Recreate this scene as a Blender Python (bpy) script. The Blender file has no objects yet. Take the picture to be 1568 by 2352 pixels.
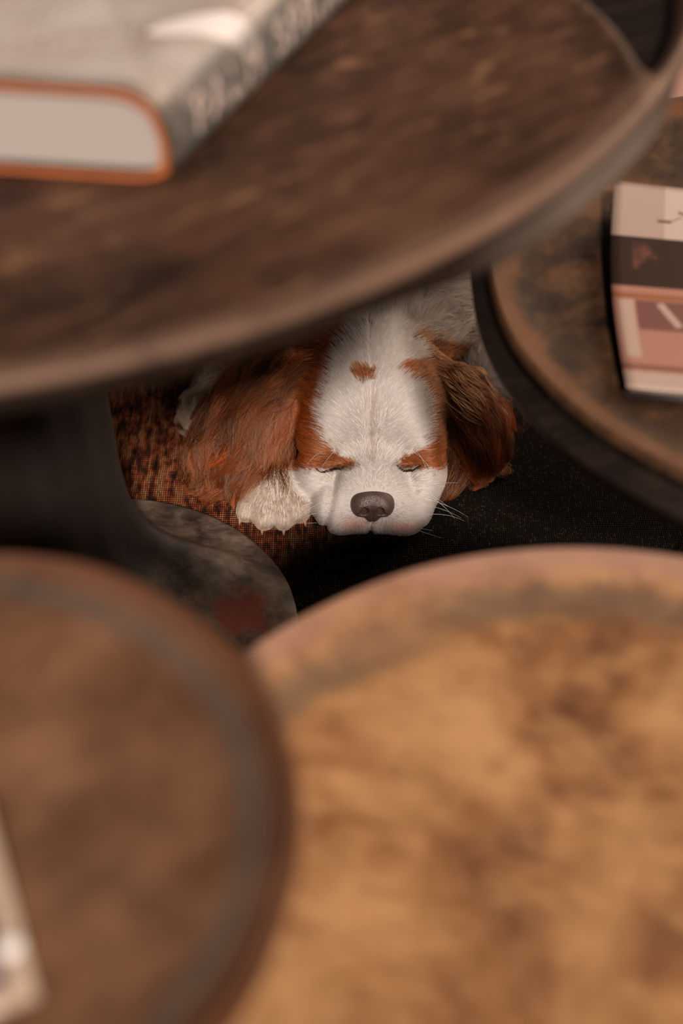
import bpy, math, random
import numpy as np
from mathutils import Vector, kdtree

random.seed(7)
rng = np.random.default_rng(11)
C = bpy.context.scene.collection
scene = bpy.context.scene

# ------------------------------------------------------------------ camera, light, exposure
cam_d = bpy.data.cameras.new('camera')
cam = bpy.data.objects.new('camera', cam_d)
C.objects.link(cam)
cam.location = (0, 0, 0.75)
cam.rotation_euler = (math.radians(45), 0, 0)
cam_d.sensor_fit = 'VERTICAL'
cam_d.sensor_height = 36
cam_d.sensor_width = 24
cam_d.lens = 50
cam_d.clip_start = 0.02
cam_d.dof.use_dof = True
cam_d.dof.focus_distance = 1.02
cam_d.dof.aperture_fstop = 4.0
scene.camera = cam

world = bpy.data.worlds.new('world')
scene.world = world
world.use_nodes = True
wb = world.node_tree.nodes['Background']
wb.inputs[0].default_value = (1.0, 0.86, 0.76, 1)
wb.inputs[1].default_value = 0.06


def sun(name, frm, to, energy, angle, col):
    l = bpy.data.lights.new(name, 'SUN')
    l.energy = energy
    l.angle = math.radians(angle)
    l.color = col
    o = bpy.data.objects.new(name, l)
    C.objects.link(o)
    o.location = frm
    o.rotation_euler = (Vector(to) - Vector(frm)).to_track_quat('-Z', 'Y').to_euler()
    return o


def area(name, frm, to, energy, sx, sy, col):
    l = bpy.data.lights.new(name, 'AREA')
    l.energy = energy
    l.shape = 'RECTANGLE'
    l.size = sx
    l.size_y = sy
    l.color = col
    o = bpy.data.objects.new(name, l)
    C.objects.link(o)
    o.location = frm
    o.rotation_euler = (Vector(to) - Vector(frm)).to_track_quat('-Z', 'Y').to_euler()
    return o


sun('sun', (0.159, -0.25, 0.992), (0.02, 0.74, 0.05), 4.6, 5, (1.0, 0.87, 0.77))
area('low_window_light', (1.7, 2.3, 0.95), (0.05, 0.9, 0.1), 28, 1.3, 1.0, (1.0, 0.74, 0.54))
area('window_light', (2.4, 0.9, 2.2), (0.1, 0.6, 0.3), 42, 1.4, 1.4, (1.0, 0.84, 0.70))

scene.view_settings.view_transform = 'Standard'
scene.view_settings.look = 'None'
scene.view_settings.gamma = 1
scene.view_settings.exposure = 0.0
scene.view_settings.use_curve_mapping = False


# ------------------------------------------------------------------ helpers
def tag(o, label=None, cat=None, group=None, kind=None):
    if label: o['label'] = label
    if cat: o['category'] = cat
    if group: o['group'] = group
    if kind: o['kind'] = kind
    return o


def wloc(o):
    v = Vector((0, 0, 0))
    while o:
        v += o.location
        o = o.parent
    return v


def mesh(name, verts, faces, mat, parent=None, loc=None, smooth=True):
    """verts are world coordinates; the object's origin is put at loc (world)"""
    origin = Vector(loc) if loc is not None else (wloc(parent) if parent else Vector((0, 0, 0)))
    v = np.asarray(verts, dtype=float) - np.array(origin)
    m = bpy.data.meshes.new(name)
    m.from_pydata(v.tolist(), [], [tuple(int(i) for i in f) for f in faces])
    m.validate()
    if smooth:
        m.polygons.foreach_set('use_smooth', [True] * len(m.polygons))
    m.update()
    if mat: m.materials.append(mat)
    o = bpy.data.objects.new(name, m)
    C.objects.link(o)
    if parent:
        o.parent = parent
        o.location = origin - wloc(parent)
    else:
        o.location = origin
    return o


def empty(name, loc):
    o = bpy.data.objects.new(name, None)
    C.objects.link(o)
    o.location = loc
    o.empty_display_size = 0.05
    return o


class NT:
    def __init__(self, name):
        self.m = bpy.data.materials.new(name)
        self.m.use_nodes = True
        self.t = self.m.node_tree
        self.b = self.t.nodes['Principled BSDF']
        self.out = self.t.nodes['Material Output']

    def n(self, typ, **kw):
        nd = self.t.nodes.new(typ)
        for k, v in kw.items():
            setattr(nd, k, v)
        return nd

    def link(self, a, b):
        self.t.links.new(a, b)

    def setv(self, nd, **kw):
        for k, v in kw.items():
            nd.inputs[k.replace('_', ' ')].default_value = v

    def coords(self, scale=(1, 1, 1), rot=(0, 0, 0), kind='Object'):
        tc = self.n('ShaderNodeTexCoord')
        mp = self.n('ShaderNodeMapping')
        mp.inputs['Rotation'].default_value = rot
        self.link(tc.outputs[kind], mp.inputs['Vector'])
        m2 = self.n('ShaderNodeMapping')
        m2.inputs['Scale'].default_value = scale
        self.link(mp.outputs['Vector'], m2.inputs['Vector'])
        return m2.outputs['Vector']

    def noise(self, vec, scale, detail=6, rough=0.6, dist=0.0):
        nd = self.n('ShaderNodeTexNoise')
        nd.inputs['Scale'].default_value = scale
        nd.inputs['Detail'].default_value = detail
        nd.inputs['Roughness'].default_value = rough
        nd.inputs['Distortion'].default_value = dist
        self.link(vec, nd.inputs['Vector'])
        return nd.outputs['Fac']

    def ramp(self, fac, stops):
        r = self.n('ShaderNodeValToRGB')
        e = r.color_ramp.elements
        while len(e) < len(stops): e.new(0.5)
        for el, (p, c) in zip(e, stops):
            el.position = p
            el.color = (*c, 1) if len(c) == 3 else c
        self.link(fac, r.inputs['Fac'])
        return r.outputs['Color']

    def mix(self, fac, a, b, mode='MIX'):
        mx = self.n('ShaderNodeMix', data_type='RGBA', blend_type=mode)
        for s, v in ((mx.inputs['Factor'], fac), (mx.inputs['A'], a), (mx.inputs['B'], b)):
            if hasattr(v, 'is_linked') or hasattr(v, 'links'):
                self.link(v, s)
            elif isinstance(v, (int, float)):
                s.default_value = v
            else:
                s.default_value = (*v, 1)
        # pick the colour sockets
        return mx.outputs['Result']

    def mixc(self, fac, a, b, mode='MIX'):
        mx = self.n('ShaderNodeMixRGB', blend_type=mode)
        for s, v in ((mx.inputs[0], fac), (mx.inputs[1], a), (mx.inputs[2], b)):
            if isinstance(v, (int, float)):
                s.default_value = v
            elif isinstance(v, (tuple, list)):
                s.default_value = (*v, 1)
            else:
                self.link(v, s)
        return mx.outputs[0]

    def math(self, op, a, b=None):
        m = self.n('ShaderNodeMath', operation=op)
        for s, v in ((m.inputs[0], a), (m.inputs[1], b)):
            if v is None: continue
            if isinstance(v, (int, float)): s.default_value = v
            else: self.link(v, s)
        return m.outputs[0]

    def bump(self, h, strength=0.3, dist=0.002):
        b = self.n('ShaderNodeBump')
        b.inputs['Strength'].default_value = strength
        b.inputs['Distance'].default_value = dist
        self.link(h, b.inputs['Height'])
        self.link(b.outputs[0], self.b.inputs['Normal'])

    def base(self, c):
        if isinstance(c, (tuple, list)): self.b.inputs['Base Color'].default_value = (*c, 1)
        else: self.link(c, self.b.inputs['Base Color'])

    def rough(self, v):
        if isinstance(v, (int, float)): self.b.inputs['Roughness'].default_value = v
        else: self.link(v, self.b.inputs['Roughness'])


def plain(name, col, rough=0.6, bump=None, spec=0.5):
    t = NT(name)
    v = t.coords()
    n = t.noise(v, 60, 4)
    t.base(t.mixc(n, tuple(c * 0.85 for c in col), tuple(min(1, c * 1.12) for c in col)))
    t.rough(rough)
    t.b.inputs['Specular IOR Level'].default_value = spec
    if bump: t.bump(t.noise(v, bump[0], 5), bump[1], bump[2])
    return t.m


def wood(name, dark, mid, light, angle, patch=(7, 0.5), stretch=9, seed=0.0, rough=0.55, spec=0.35, fleck=None, flecks=0.0, rings=(), speck=1.0, gs=9):
    """worn old timber: grain streaks along `angle`, big worn patches, pale scuffs"""
    t = NT(name)
    g = t.coords(scale=(1, 1 * stretch, 1), rot=(0, 0, -angle))
    o = t.coords(rot=(seed, seed * 0.7, seed * 1.3))
    n1 = t.noise(g, gs, 8, 0.7, 0.8)
    n2 = t.noise(o, patch[0], 6, 0.6, 0.6)
    n3 = t.noise(g, 28, 6, 0.7, 0.3)
    n4 = t.noise(o, 22, 8, 0.7)
    w_ = 0.5 + patch[1]
    f = t.math('ADD', t.math('MULTIPLY', n1, 0.5 / w_), t.math('MULTIPLY', n2, patch[1] / w_))
    col = t.ramp(f, [(0.38, dark), (0.49, mid), (0.61, light)])
    col = t.mixc(t.ramp(n3, [(0.45, (0, 0, 0)), (0.75, (0.8, 0.8, 0.8))]), col, tuple(c * 1.25 for c in light))
    col = t.mixc(t.ramp(n4, [(0.30, (0.75 * speck,) * 3), (0.52, (0, 0, 0))]), col, tuple(c * 0.55 for c in dark))
    if fleck:
        n5 = t.noise(t.coords(scale=(1, 3.2, 1), rot=(0, 0, -angle)), 34, 3, 0.5)
        col = t.mixc(t.ramp(n5, [(flecks, (0, 0, 0)), (flecks + 0.08, (0.9, 0.9, 0.9))]), col, fleck)
    for (cx, cy, r0, r1, soft, rc, amt) in rings:
        # band round the rim: wear, grime, and the high table's painted lip highlight
        ds = t.n('ShaderNodeVectorMath', operation='DISTANCE')
        fl_ = t.n('ShaderNodeVectorMath', operation='MULTIPLY'); fl_.inputs[1].default_value = (1, 1, 0)
        t.link(t.coords(), fl_.inputs[0]); t.link(fl_.outputs[0], ds.inputs[0]); ds.inputs[1].default_value = (cx, cy, 0)
        dd = t.math('ADD', ds.outputs['Value'], t.math('MULTIPLY', t.math('SUBTRACT', n2, 0.5), soft))
        e_ = 0.12 * (min(r1, r0 + 0.03) - r0) + 0.0035
        ks = []
        for a_, b_ in ((r0 - e_, r0 + e_), (r1 + e_, r1 - e_)):
            mr = t.n('ShaderNodeMapRange', interpolation_type='SMOOTHSTEP')
            mr.inputs['From Min'].default_value = min(a_, b_); mr.inputs['From Max'].default_value = max(a_, b_)
            if a_ > b_: mr.inputs['To Min'].default_value = 1; mr.inputs['To Max'].default_value = 0
            t.link(dd, mr.inputs['Value']); ks.append(mr.outputs[0])
        k = t.math('MULTIPLY', ks[0], ks[1])
        k = t.math('MULTIPLY', k, t.ramp(n4, [(0.30, (0.3, 0.3, 0.3)), (0.5, (1, 1, 1))]))
        col = t.mixc(t.math('MULTIPLY', k, amt), col, rc)
    ga = t.n('ShaderNodeAttribute', attribute_name='hollow_depth')
    col = t.mixc(t.ramp(ga.outputs['Fac'], [(0.25, (0, 0, 0)), (0.7, (1, 1, 1))]), col, (0.012, 0.012, 0.011))  # hollow coloured near black, following its depth
    t.base(col)
    t.rough(rough)
    t.b.inputs['Specular IOR Level'].default_value = spec
    t.bump(t.math('ADD', n3, n4), 0.35, 0.002)
    return t


# ------------------------------------------------------------------ floor and rug
t = NT('pink_plaster_floor')
n = t.noise(t.coords(), 5, 6)
t.base(t.mixc(n, (0.20, 0.10, 0.072), (0.32, 0.18, 0.14)))
t.rough(0.7)
m_floor = t.m
fl = mesh('floor', [(-2.2, -1.0, -0.008), (2.6, -1.0, -0.008), (2.6, 3.6, -0.008), (-2.2, 3.6, -0.008),
                    (-2.2, -1.0, -0.06), (2.6, -1.0, -0.06), (2.6, 3.6, -0.06), (-2.2, 3.6, -0.06)],
          [(0, 1, 2, 3), (7, 6, 5, 4), (0, 4, 5, 1), (1, 5, 6, 2), (2, 6, 7, 3), (3, 7, 4, 0)], m_floor, smooth=False)
tag(fl, kind='structure')


def rug_mat():
    t = NT('dark_woven_rug')
    v = t.coords()
    # knots: about 1 x 1.25 mm
    wob = t.n('ShaderNodeVectorMath', operation='ADD')
    nz = t.n('ShaderNodeTexNoise'); nz.inputs['Scale'].default_value = 40; nz.inputs['Detail'].default_value = 2
    t.link(v, nz.inputs['Vector'])
    sc = t.n('ShaderNodeVectorMath', operation='SCALE'); sc.inputs['Scale'].default_value = 0.0025
    t.link(nz.outputs['Color'], sc.inputs[0])
    t.link(v, wob.inputs[0]); t.link(sc.outputs[0], wob.inputs[1])
    sp = t.n('ShaderNodeVectorMath', operation='MULTIPLY'); sp.inputs[1].default_value = (620, 520, 0)
    t.link(wob.outputs[0], sp.inputs[0])
    flo = t.n('ShaderNodeVectorMath', operation='FLOOR'); t.link(sp.outputs[0], flo.inputs[0])
    fr = t.n('ShaderNodeVectorMath', operation='FRACTION'); t.link(sp.outputs[0], fr.inputs[0])
    wn = t.n('ShaderNodeTexWhiteNoise', noise_dimensions='2D'); t.link(flo.outputs[0], wn.inputs['Vector'])
    # knot profile
    sx = t.n('ShaderNodeSeparateXYZ'); t.link(fr.outputs[0], sx.inputs[0])
    px = t.math('SINE', t.math('MULTIPLY', sx.outputs[0], math.pi))
    py = t.math('SINE', t.math('MULTIPLY', sx.outputs[1], math.pi))
    prof = t.math('MULTIPLY', px, py)
    # column streaks: threads of one colour run along Y
    cv = t.n('ShaderNodeVectorMath', operation='MULTIPLY'); cv.inputs[1].default_value = (1, 0.22, 0)
    t.link(flo.outputs[0], cv.inputs[0])
    streak = t.noise(cv.outputs[0], 0.35, 3, 0.6)
    streak2 = t.noise(cv.outputs[0], 0.9, 2, 0.6)
    big = t.noise(v, 14, 4, 0.6)
    mid = t.noise(v, 60, 4, 0.65)
    red = t.ramp(t.math('ADD', t.math('MULTIPLY', streak, 0.6), t.math('MULTIPLY', mid, 0.4)),
                 [(0.38, (0.012, 0.007, 0.005)), (0.46, (0.10, 0.030, 0.014)), (0.52, (0.34, 0.075, 0.028)), (0.58, (0.42, 0.20, 0.085)),
                  (0.66, (0.06, 0.06, 0.035))])
    blk = t.ramp(t.math('ADD', t.math('MULTIPLY', wn.outputs['Value'], 0.35), t.math('MULTIPLY', streak2, 0.65)),
                 [(0.45, (0.006, 0.005, 0.004)), (0.58, (0.010, 0.007, 0.005)), (0.74, (0.060, 0.034, 0.018)), (0.84, (0.11, 0.07, 0.04))])
    # a rusty field at one side, a black field on the other
    so = t.n('ShaderNodeSeparateXYZ'); t.link(v, so.inputs[0])
    edge = t.math('ADD', t.math('MULTIPLY', so.outputs[0], 1.0), t.math('MULTIPLY', so.outputs[1], -1.1))
    edge = t.math('ADD', edge, t.math('MULTIPLY', big, 0.12))
    fac = t.ramp(edge, [(0.0, (0, 0, 0)), (1.0, (1, 1, 1))])
    mr = t.n('ShaderNodeMapRange'); mr.inputs['From Min'].default_value = -0.06; mr.inputs['From Max'].default_value = 0.03
    t.link(edge, mr.inputs['Value'])
    col = t.mixc(mr.outputs[0], red, blk)
    gap = t.ramp(prof, [(0.15, (0.12, 0.12, 0.12)), (0.55, (1, 1, 1))])
    col = t.mixc(1.0, col, gap, 'MULTIPLY')
    t.base(col)
    t.rough(0.9)
    t.b.inputs['Specular IOR Level'].default_value = 0.1
    t.bump(prof, 0.8, 0.0012)
    return t.m


# woven rug: a thin slab with a slightly uneven top; origin in the middle of what the picture shows
rx = np.linspace(-1.1, 1.0, 85); ry = np.linspace(-0.35, 1.22, 64)
gx, gy = np.meshgrid(rx, ry, indexing='ij')
gz = 0.0008 * np.sin(gx * 17) * np.cos(gy * 13) - 0.0012
V = np.stack([gx, gy, gz], -1).reshape(-1, 3)
nx, ny = len(rx), len(ry)
idx = np.arange(nx * ny).reshape(nx, ny)
F = np.stack([idx[:-1, :-1], idx[1:, :-1], idx[1:, 1:], idx[:-1, 1:]], -1).reshape(-1, 4).tolist()
Vb = V.copy(); Vb[:, 2] = -0.0079
nv = len(V)
F += [(a[3] + nv, a[2] + nv, a[1] + nv, a[0] + nv) for a in F[:]]
ring = list(idx[:, 0]) + list(idx[-1, 1:]) + list(idx[-2::-1, -1]) + list(idx[0, -2:0:-1])
for a, b in zip(ring, ring[1:] + ring[:1]): F.append((a, a + nv, b + nv, b))
rug = mesh('rug', np.vstack([V, Vb]), F, rug_mat(), loc=(-0.03, 0.66, 0))
tag(rug, 'dark worn woven rug with a rust red patch, under the sleeping dog', 'rug')


# ------------------------------------------------------------------ tables
def pnoise(x, y, s, seed=0):
    """cheap smooth noise"""
    r = np.random.default_rng(seed)
    out = np.zeros_like(x)
    for k in range(9):
        a = r.uniform(0, 2 * math.pi); f = s * r.uniform(0.5, 2.2); p = r.uniform(0, 6.28)
        out = out + np.sin((x * math.cos(a) + y * math.sin(a)) * f + p) / (1 + k * 0.3)
    return out / 4.0


def table_top(parent, c, R, z, mat, under, nth=288, dish=0.011, lip=0.012, wall=0.032, hfun=None, undercut=0.006, seed=1, rough=0.0012, name='tabletop', side=None):
    """dished slab: R(theta) outline, raised rounded lip, outer wall, underside closing on the pedestal"""
    th = np.linspace(0, 2 * math.pi, nth, endpoint=False)
    Rt = R(th) + 0.0012 * pnoise(np.cos(th), np.sin(th), 9, seed)
    rings, zs = [], []
    fr = np.concatenate([np.linspace(0.02, 0.7, 26), np.linspace(0.71, 0.985, 48)])
    for f in fr:
        r = Rt * f
        ins = Rt - r
        u = np.clip(1 - ins / 0.16, 0, 1)
        zz = -dish + dish * 0.72 * u ** 2.5
        zz = zz + (dish * 0.28) * np.clip(1 - ins / (lip * 2.2), 0, 1) ** 2
        x, y = c[0] + r * np.cos(th), c[1] + r * np.sin(th)
        zz = zz + rough * pnoise(x, y, 60, seed) * np.clip(ins / 0.02, 0, 1)
        if hfun is not None: zz = zz + hfun(r, th)
        rings.append(r); zs.append(z + zz)
    w = wall(th) if callable(wall) else np.full(nth, wall)
    undercut = undercut(th) if callable(undercut) else np.full(nth, undercut)
    for ins, k in ((0.0030, 0.0), (0.0012, -0.0012), (0.0, -0.004), (0.0002, -0.009), (0.0022, -0.0125), (undercut, -0.016)):
        rings.append(Rt - ins); zs.append(np.full(nth, z + k))
    for q in (0.35, 0.65, 0.85, 1.0):
        rings.append(Rt - undercut - 0.010 * q ** 2); zs.append(z - 0.016 - (w - 0.016) * q)
    for q, dz in ((0.030, 0.006), (0.06, 0.011)):
        rings.append(Rt - q); zs.append(z - w - dz)
    for f, dz in ((0.6, 0.020), (0.35, 0.028), (under, 0.034)):
        rings.append(Rt * f); zs.append(z - w - dz)
    rings = np.array(rings); zs = np.array(zs)
    X = c[0] + rings * np.cos(th); Y = c[1] + rings * np.sin(th)
    V = np.stack([X, Y, zs], -1).reshape(-1, 3).tolist()
    n = nth; F = []
    for i in range(len(rings) - 1):
        for j in range(n):
            k = (j + 1) % n
            F.append((i * n + j, i * n + k, (i + 1) * n + k, (i + 1) * n + j))
    F = [f[::-1] for f in F]
    V.append((c[0], c[1], float(zs[0].mean()))); ci = len(V) - 1
    for j in range(n): F.append((ci, j, (j + 1) % n))
    V.append((c[0], c[1], float(zs[-1].mean()))); ci = len(V) - 1
    b = (len(rings) - 1) * n
    for j in range(n): F.append((ci, b + (j + 1) % n, b + j))
    o = mesh(name, V, F, mat, parent)
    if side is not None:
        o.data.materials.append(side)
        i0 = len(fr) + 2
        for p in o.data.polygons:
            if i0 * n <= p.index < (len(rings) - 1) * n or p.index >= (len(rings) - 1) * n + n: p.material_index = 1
    g = o.data.attributes.new('hollow_depth', 'FLOAT', 'POINT')
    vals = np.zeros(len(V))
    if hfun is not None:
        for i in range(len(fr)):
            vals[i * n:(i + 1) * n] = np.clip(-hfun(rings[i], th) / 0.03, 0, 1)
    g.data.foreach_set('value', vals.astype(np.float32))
    return o


def pedestal(parent, ctop, cbase, ztop, rs, rb, mat, corner=0.3, sq=0.0, nth=160, bell=2.6, name='pedestal', foot=0.008, fl=0.042):
    """stem that flares into a round foot; `sq` gives the stem a squarish section whose corners fade out as ridges"""
    th = np.linspace(0, 2 * math.pi, nth, endpoint=False)
    V = []
    hs = np.concatenate([np.array([0.0, 0.003]), foot + (ztop - foot) * np.linspace(0, 1, 46) ** 1.8])
    for i, h in enumerate(hs):
        if i < 2:
            r = np.full(nth, rb) * (1 - 0.012 * (1 - i)); cx, cy = cbase
        else:
            u = (h - foot) / (ztop - foot)
            flare = math.exp(-u * ztop / fl)
            g = math.exp(-(max(0.0, u - 0.86) / 0.05) * -0.35)
            sqf = sq * (1 - flare) ** 0.6 + sq * 0.9 * flare * (1 - flare)
            p = np.abs(np.cos(2 * (th - corner)))
            prof = 1 + sqf * ((np.cos(4 * (th - corner)) * 0.5 + 0.5) ** 2 - 0.25)
            r = (rs + (rb - rs) * flare) * prof if flare < 0.999 else np.full(nth, rb)
            r = np.minimum(r, rb)
            cx = cbase[0] * flare + ctop[0] * (1 - flare); cy = cbase[1] * flare + ctop[1] * (1 - flare)
            r = r * g
            # a soft crest running down the flare at the corner
        zz = np.full(nth, h)
        if i >= 2:
            d = np.angle(np.exp(1j * (th - corner)))
            crest = np.exp(-(d / 0.22) ** 2) * 0.014 * math.exp(-((r.mean() - (rb * 0.62)) / (rb * 0.30)) ** 2)
            zz = zz + crest * (1 if sq > 0 else 0)
        V += np.stack([cx + r * np.cos(th), cy + r * np.sin(th), zz], -1).tolist()
    F = []
    n = nth
    for i in range(len(hs) - 1):
        for j in range(n):
            k = (j + 1) % n
            F.append((i * n + j, i * n + k, (i + 1) * n + k, (i + 1) * n + j))
    V.append((cbase[0], cbase[1], 0)); F += [(len(V) - 1, (j + 1) % n, j) for j in range(n)]
    V.append((ctop[0], ctop[1], ztop)); b = (len(hs) - 1) * n
    F += [(len(V) - 1, b + j, b + (j + 1) % n) for j in range(n)]
    return mesh(name, V, F, mat, parent)


# --- high dark table carrying the book
W1 = wood('dark_streaked_timber', (0.010, 0.0045, 0.003), (0.042, 0.018, 0.010), (0.100, 0.046, 0.026), math.radians(38), patch=(9, 0.5), stretch=5,
          rough=0.5, spec=0.22, fleck=(0.17, 0.085, 0.045), flecks=0.62, rings=[(0, 0, 0.344, 0.40, 0.010, (0.17, 0.098, 0.066), 0.75)], gs=24)  # pale lip ring paints the highlight along the top edge
C1 = (-0.191, 0.670); R1 = 0.357; Z1 = 0.48


m_side = wood('edge_with_painted_shade', (0.007, 0.004, 0.003), (0.016, 0.009, 0.006), (0.030, 0.018, 0.012), 0.0, rough=0.5, spec=0.4).m  # side wall near black: its shade is put into the colour
m_side4 = wood('rusty_edge', (0.030, 0.012, 0.006), (0.060, 0.022, 0.010), (0.10, 0.040, 0.018), 0.0, rough=0.55).m


def sect1(th):
    a = np.degrees(np.angle(np.exp(1j * th)))
    return np.exp(-((a + 36) / 15) ** 4)


t_ = wood('edge_with_painted_shade_and_light', (0.007, 0.004, 0.003), (0.016, 0.009, 0.006), (0.030, 0.018, 0.012), 0.0, rough=0.5, spec=0.4)  # same painted shade on the high table's wall
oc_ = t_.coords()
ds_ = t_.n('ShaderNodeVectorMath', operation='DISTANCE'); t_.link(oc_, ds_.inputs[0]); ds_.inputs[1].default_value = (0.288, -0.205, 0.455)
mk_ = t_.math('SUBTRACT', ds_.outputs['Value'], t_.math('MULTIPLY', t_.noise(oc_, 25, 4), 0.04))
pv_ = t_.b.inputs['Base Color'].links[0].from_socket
t_.base(t_.mixc(t_.ramp(mk_, [(0.0, (0.9, 0.9, 0.9)), (0.07, (0, 0, 0))]), pv_, (0.13, 0.098, 0.078)))  # grey patch paints the light falling on the wall's right side
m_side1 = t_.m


def hollow1(r, th):
    a = np.degrees(np.angle(np.exp(1j * th)))
    rin = np.interp(a, [-32, -28, -25, -22, -18, -14, -8, 0, 20, 45], [0.360, 0.354, 0.345, 0.336, 0.322, 0.305, 0.288, 0.276, 0.270, 0.330])
    rout = 0.341 - 0.002 * np.sin(th * 5)
    inn = 1 / (1 + np.exp(-(r - rin) / 0.0022)); out = 1 / (1 + np.exp(-(rout - r) / 0.0028))
    act = np.clip((a + 31) / 3, 0, 1) * np.clip((60 - a) / 15, 0, 1)
    ridge = 0.003 * np.exp(-((r - rin + 0.006) / 0.005) ** 2) * act
    return -0.032 * inn * out * act + ridge


tb1 = tag(empty('pedestal_table', (C1[0], C1[1], 0)), 'large dark wooden pedestal table with a hardcover book lying on its dished top', 'table')
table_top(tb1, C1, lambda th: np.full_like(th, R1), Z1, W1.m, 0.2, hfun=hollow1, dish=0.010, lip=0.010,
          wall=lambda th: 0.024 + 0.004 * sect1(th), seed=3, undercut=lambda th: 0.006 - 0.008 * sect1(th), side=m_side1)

t = wood('grey_brown_stone_like_patina', (0.026, 0.017, 0.012), (0.105, 0.072, 0.055), (0.34, 0.24, 0.18), 0.4, patch=(30, 0.9), stretch=1.5,
         rough=0.6, spec=0.35)
# table shade painted on the stem, scuffed foot left paler; a rubbed patch of old red paint
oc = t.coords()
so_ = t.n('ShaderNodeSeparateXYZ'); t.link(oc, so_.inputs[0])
foot_mask = t.ramp(t.math('ADD', so_.outputs[2], t.math('MULTIPLY', t.noise(oc, 30, 5), 0.05)), [(0.045, (1, 1, 1)), (0.085, (0, 0, 0))])
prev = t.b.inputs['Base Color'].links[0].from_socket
t.base(t.mixc(foot_mask, (0.012, 0.008, 0.006), t.mixc(0.15, prev, (0.030, 0.020, 0.016))))
sub = t.n('ShaderNodeVectorMath', operation='DISTANCE'); t.link(oc, sub.inputs[0]); sub.inputs[1].default_value = (0.124, -0.036, 0.014)
mk = t.math('SUBTRACT', sub.outputs['Value'], t.math('MULTIPLY', t.noise(oc, 70, 5), 0.03))
mask = t.ramp(mk, [(0.0, (0.8, 0.8, 0.8)), (0.006, (0, 0, 0))])
prev = t.b.inputs['Base Color'].links[0].from_socket
t.base(t.mixc(mask, prev, (0.34, 0.060, 0.038)))
m_ped1 = t.m
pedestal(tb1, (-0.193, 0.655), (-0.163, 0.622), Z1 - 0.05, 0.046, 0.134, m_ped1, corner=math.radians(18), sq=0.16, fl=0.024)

# --- lower table at the right with the magazine
W2 = wood('dark_brown_orange_edged_timber', (0.010, 0.005, 0.003), (0.030, 0.014, 0.007), (0.085, 0.038, 0.016), 0.9, patch=(11, 0.8), stretch=1.6, seed=1.0,
          rough=0.6, spec=0.25, rings=[(0, 0, 0.192, 0.206, 0.020, (0.13, 0.045, 0.012), 0.6)])
C2 = (0.290, 0.655); R2 = 0.209; Z2 = 0.285
tb2 = tag(empty('pedestal_table', (C2[0], C2[1], 0)), 'low dark brown wooden pedestal table right of the dog with a magazine on it', 'table')
table_top(tb2, C2, lambda th: np.full_like(th, R2), Z2, W2.m, 0.2, dish=0.016, lip=0.016, wall=0.036, seed=5, undercut=-0.008, side=m_side)
pedestal(tb2, (0.31, 0.66), (0.315, 0.66), Z2 - 0.05, 0.045, 0.085, W2.m)

# --- near right table, orange brown
W3 = wood('orange_brown_timber', (0.085, 0.030, 0.010), (0.20, 0.085, 0.030), (0.36, 0.19, 0.080), -0.25, patch=(13, 1.0), stretch=1.8, speck=0.3, seed=2.0,
          rough=0.6, spec=0.3, rings=[(0, 0, 0.158, 0.174, 0.035, (0.075, 0.046, 0.030), 0.7), (0, 0, 0.179, 0.30, 0.010, (0.25, 0.13, 0.09), 0.85)])
C3 = (0.096, 0.214); R3 = 0.188; Z3 = 0.33
tb3 = tag(empty('pedestal_table', (C3[0], C3[1], 0)), 'bare orange brown round wooden table, nearest at the lower right', 'table')
table_top(tb3, C3, lambda th: np.full_like(th, R3), Z3, W3.m, 0.2, dish=0.024, lip=0.014, wall=0.034, seed=8)
pedestal(tb3, (0.11, 0.215), (0.12, 0.215), Z3 - 0.05, 0.04, 0.10, W3.m)

# --- near left table
W4 = wood('mid_brown_timber', (0.050, 0.020, 0.009), (0.110, 0.048, 0.022), (0.175, 0.085, 0.044), 0.5, patch=(12, 0.6), stretch=2.0, seed=3.0,
          rough=0.6, spec=0.3, rings=[(0.063, 0, 0.083, 0.092, 0.006, (0.070, 0.056, 0.046), 0.65), (0.063, 0, 0.0945, 0.2, 0.006, (0.095, 0.032, 0.013), 0.9)])
C4 = (-0.175, 0.213); Z4 = 0.42


def R4f(th):
    # right half: a circle of radius .101 about (-.112,.213); the rest runs on to the left
    out = []
    for a in th:
        dx, dy = math.cos(a), math.sin(a)
        best = 0
        for s in np.linspace(-1, 1, 41):
            ox = 0.063 * s
            b = dx * ox; cc = ox * ox - 0.101 ** 2
            best = max(best, b + math.sqrt(max(0, b * b - cc)))
        out.append(best)
    return np.array(out)


tb4 = tag(empty('pedestal_table', (C4[0], C4[1], 0)), 'mid brown wooden table with a greyish inner rim, nearest at the lower left', 'table')
table_top(tb4, C4, R4f, Z4, W4.m, 0.25, dish=0.013, lip=0.008, wall=0.026, seed=12, side=m_side4)
pedestal(tb4, (-0.19, 0.21), (-0.20, 0.21), Z4 - 0.045, 0.032, 0.085, W4.m)


# ------------------------------------------------------------------ implicit surfaces
def ell(P, c, r, Rm=None):
    q = P - np.asarray(c, dtype=P.dtype)
    if Rm is not None: q = q @ Rm.astype(P.dtype)
    r = np.asarray(r, dtype=P.dtype)
    k0 = np.sqrt(((q / r) ** 2).sum(-1)) + 1e-9
    k1 = np.sqrt(((q / (r * r)) ** 2).sum(-1)) + 1e-9
    return k0 * (k0 - 1) / k1


def cap(P, a, b, ra, rb):
    a = np.asarray(a, dtype=P.dtype); b = np.asarray(b, dtype=P.dtype)
    ab = b - a
    h = np.clip(((P - a) @ ab) / (ab @ ab), 0, 1)
    return np.sqrt((((P - a) - h[..., None] * ab) ** 2).sum(-1)) - (ra + (rb - ra) * h)


def smin(a, b, k):
    h = np.maximum(k - np.abs(a - b), 0) / k
    return np.minimum(a, b) - h * h * k * 0.25


def smax(a, b, k): return -smin(-a, -b, k)


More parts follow.
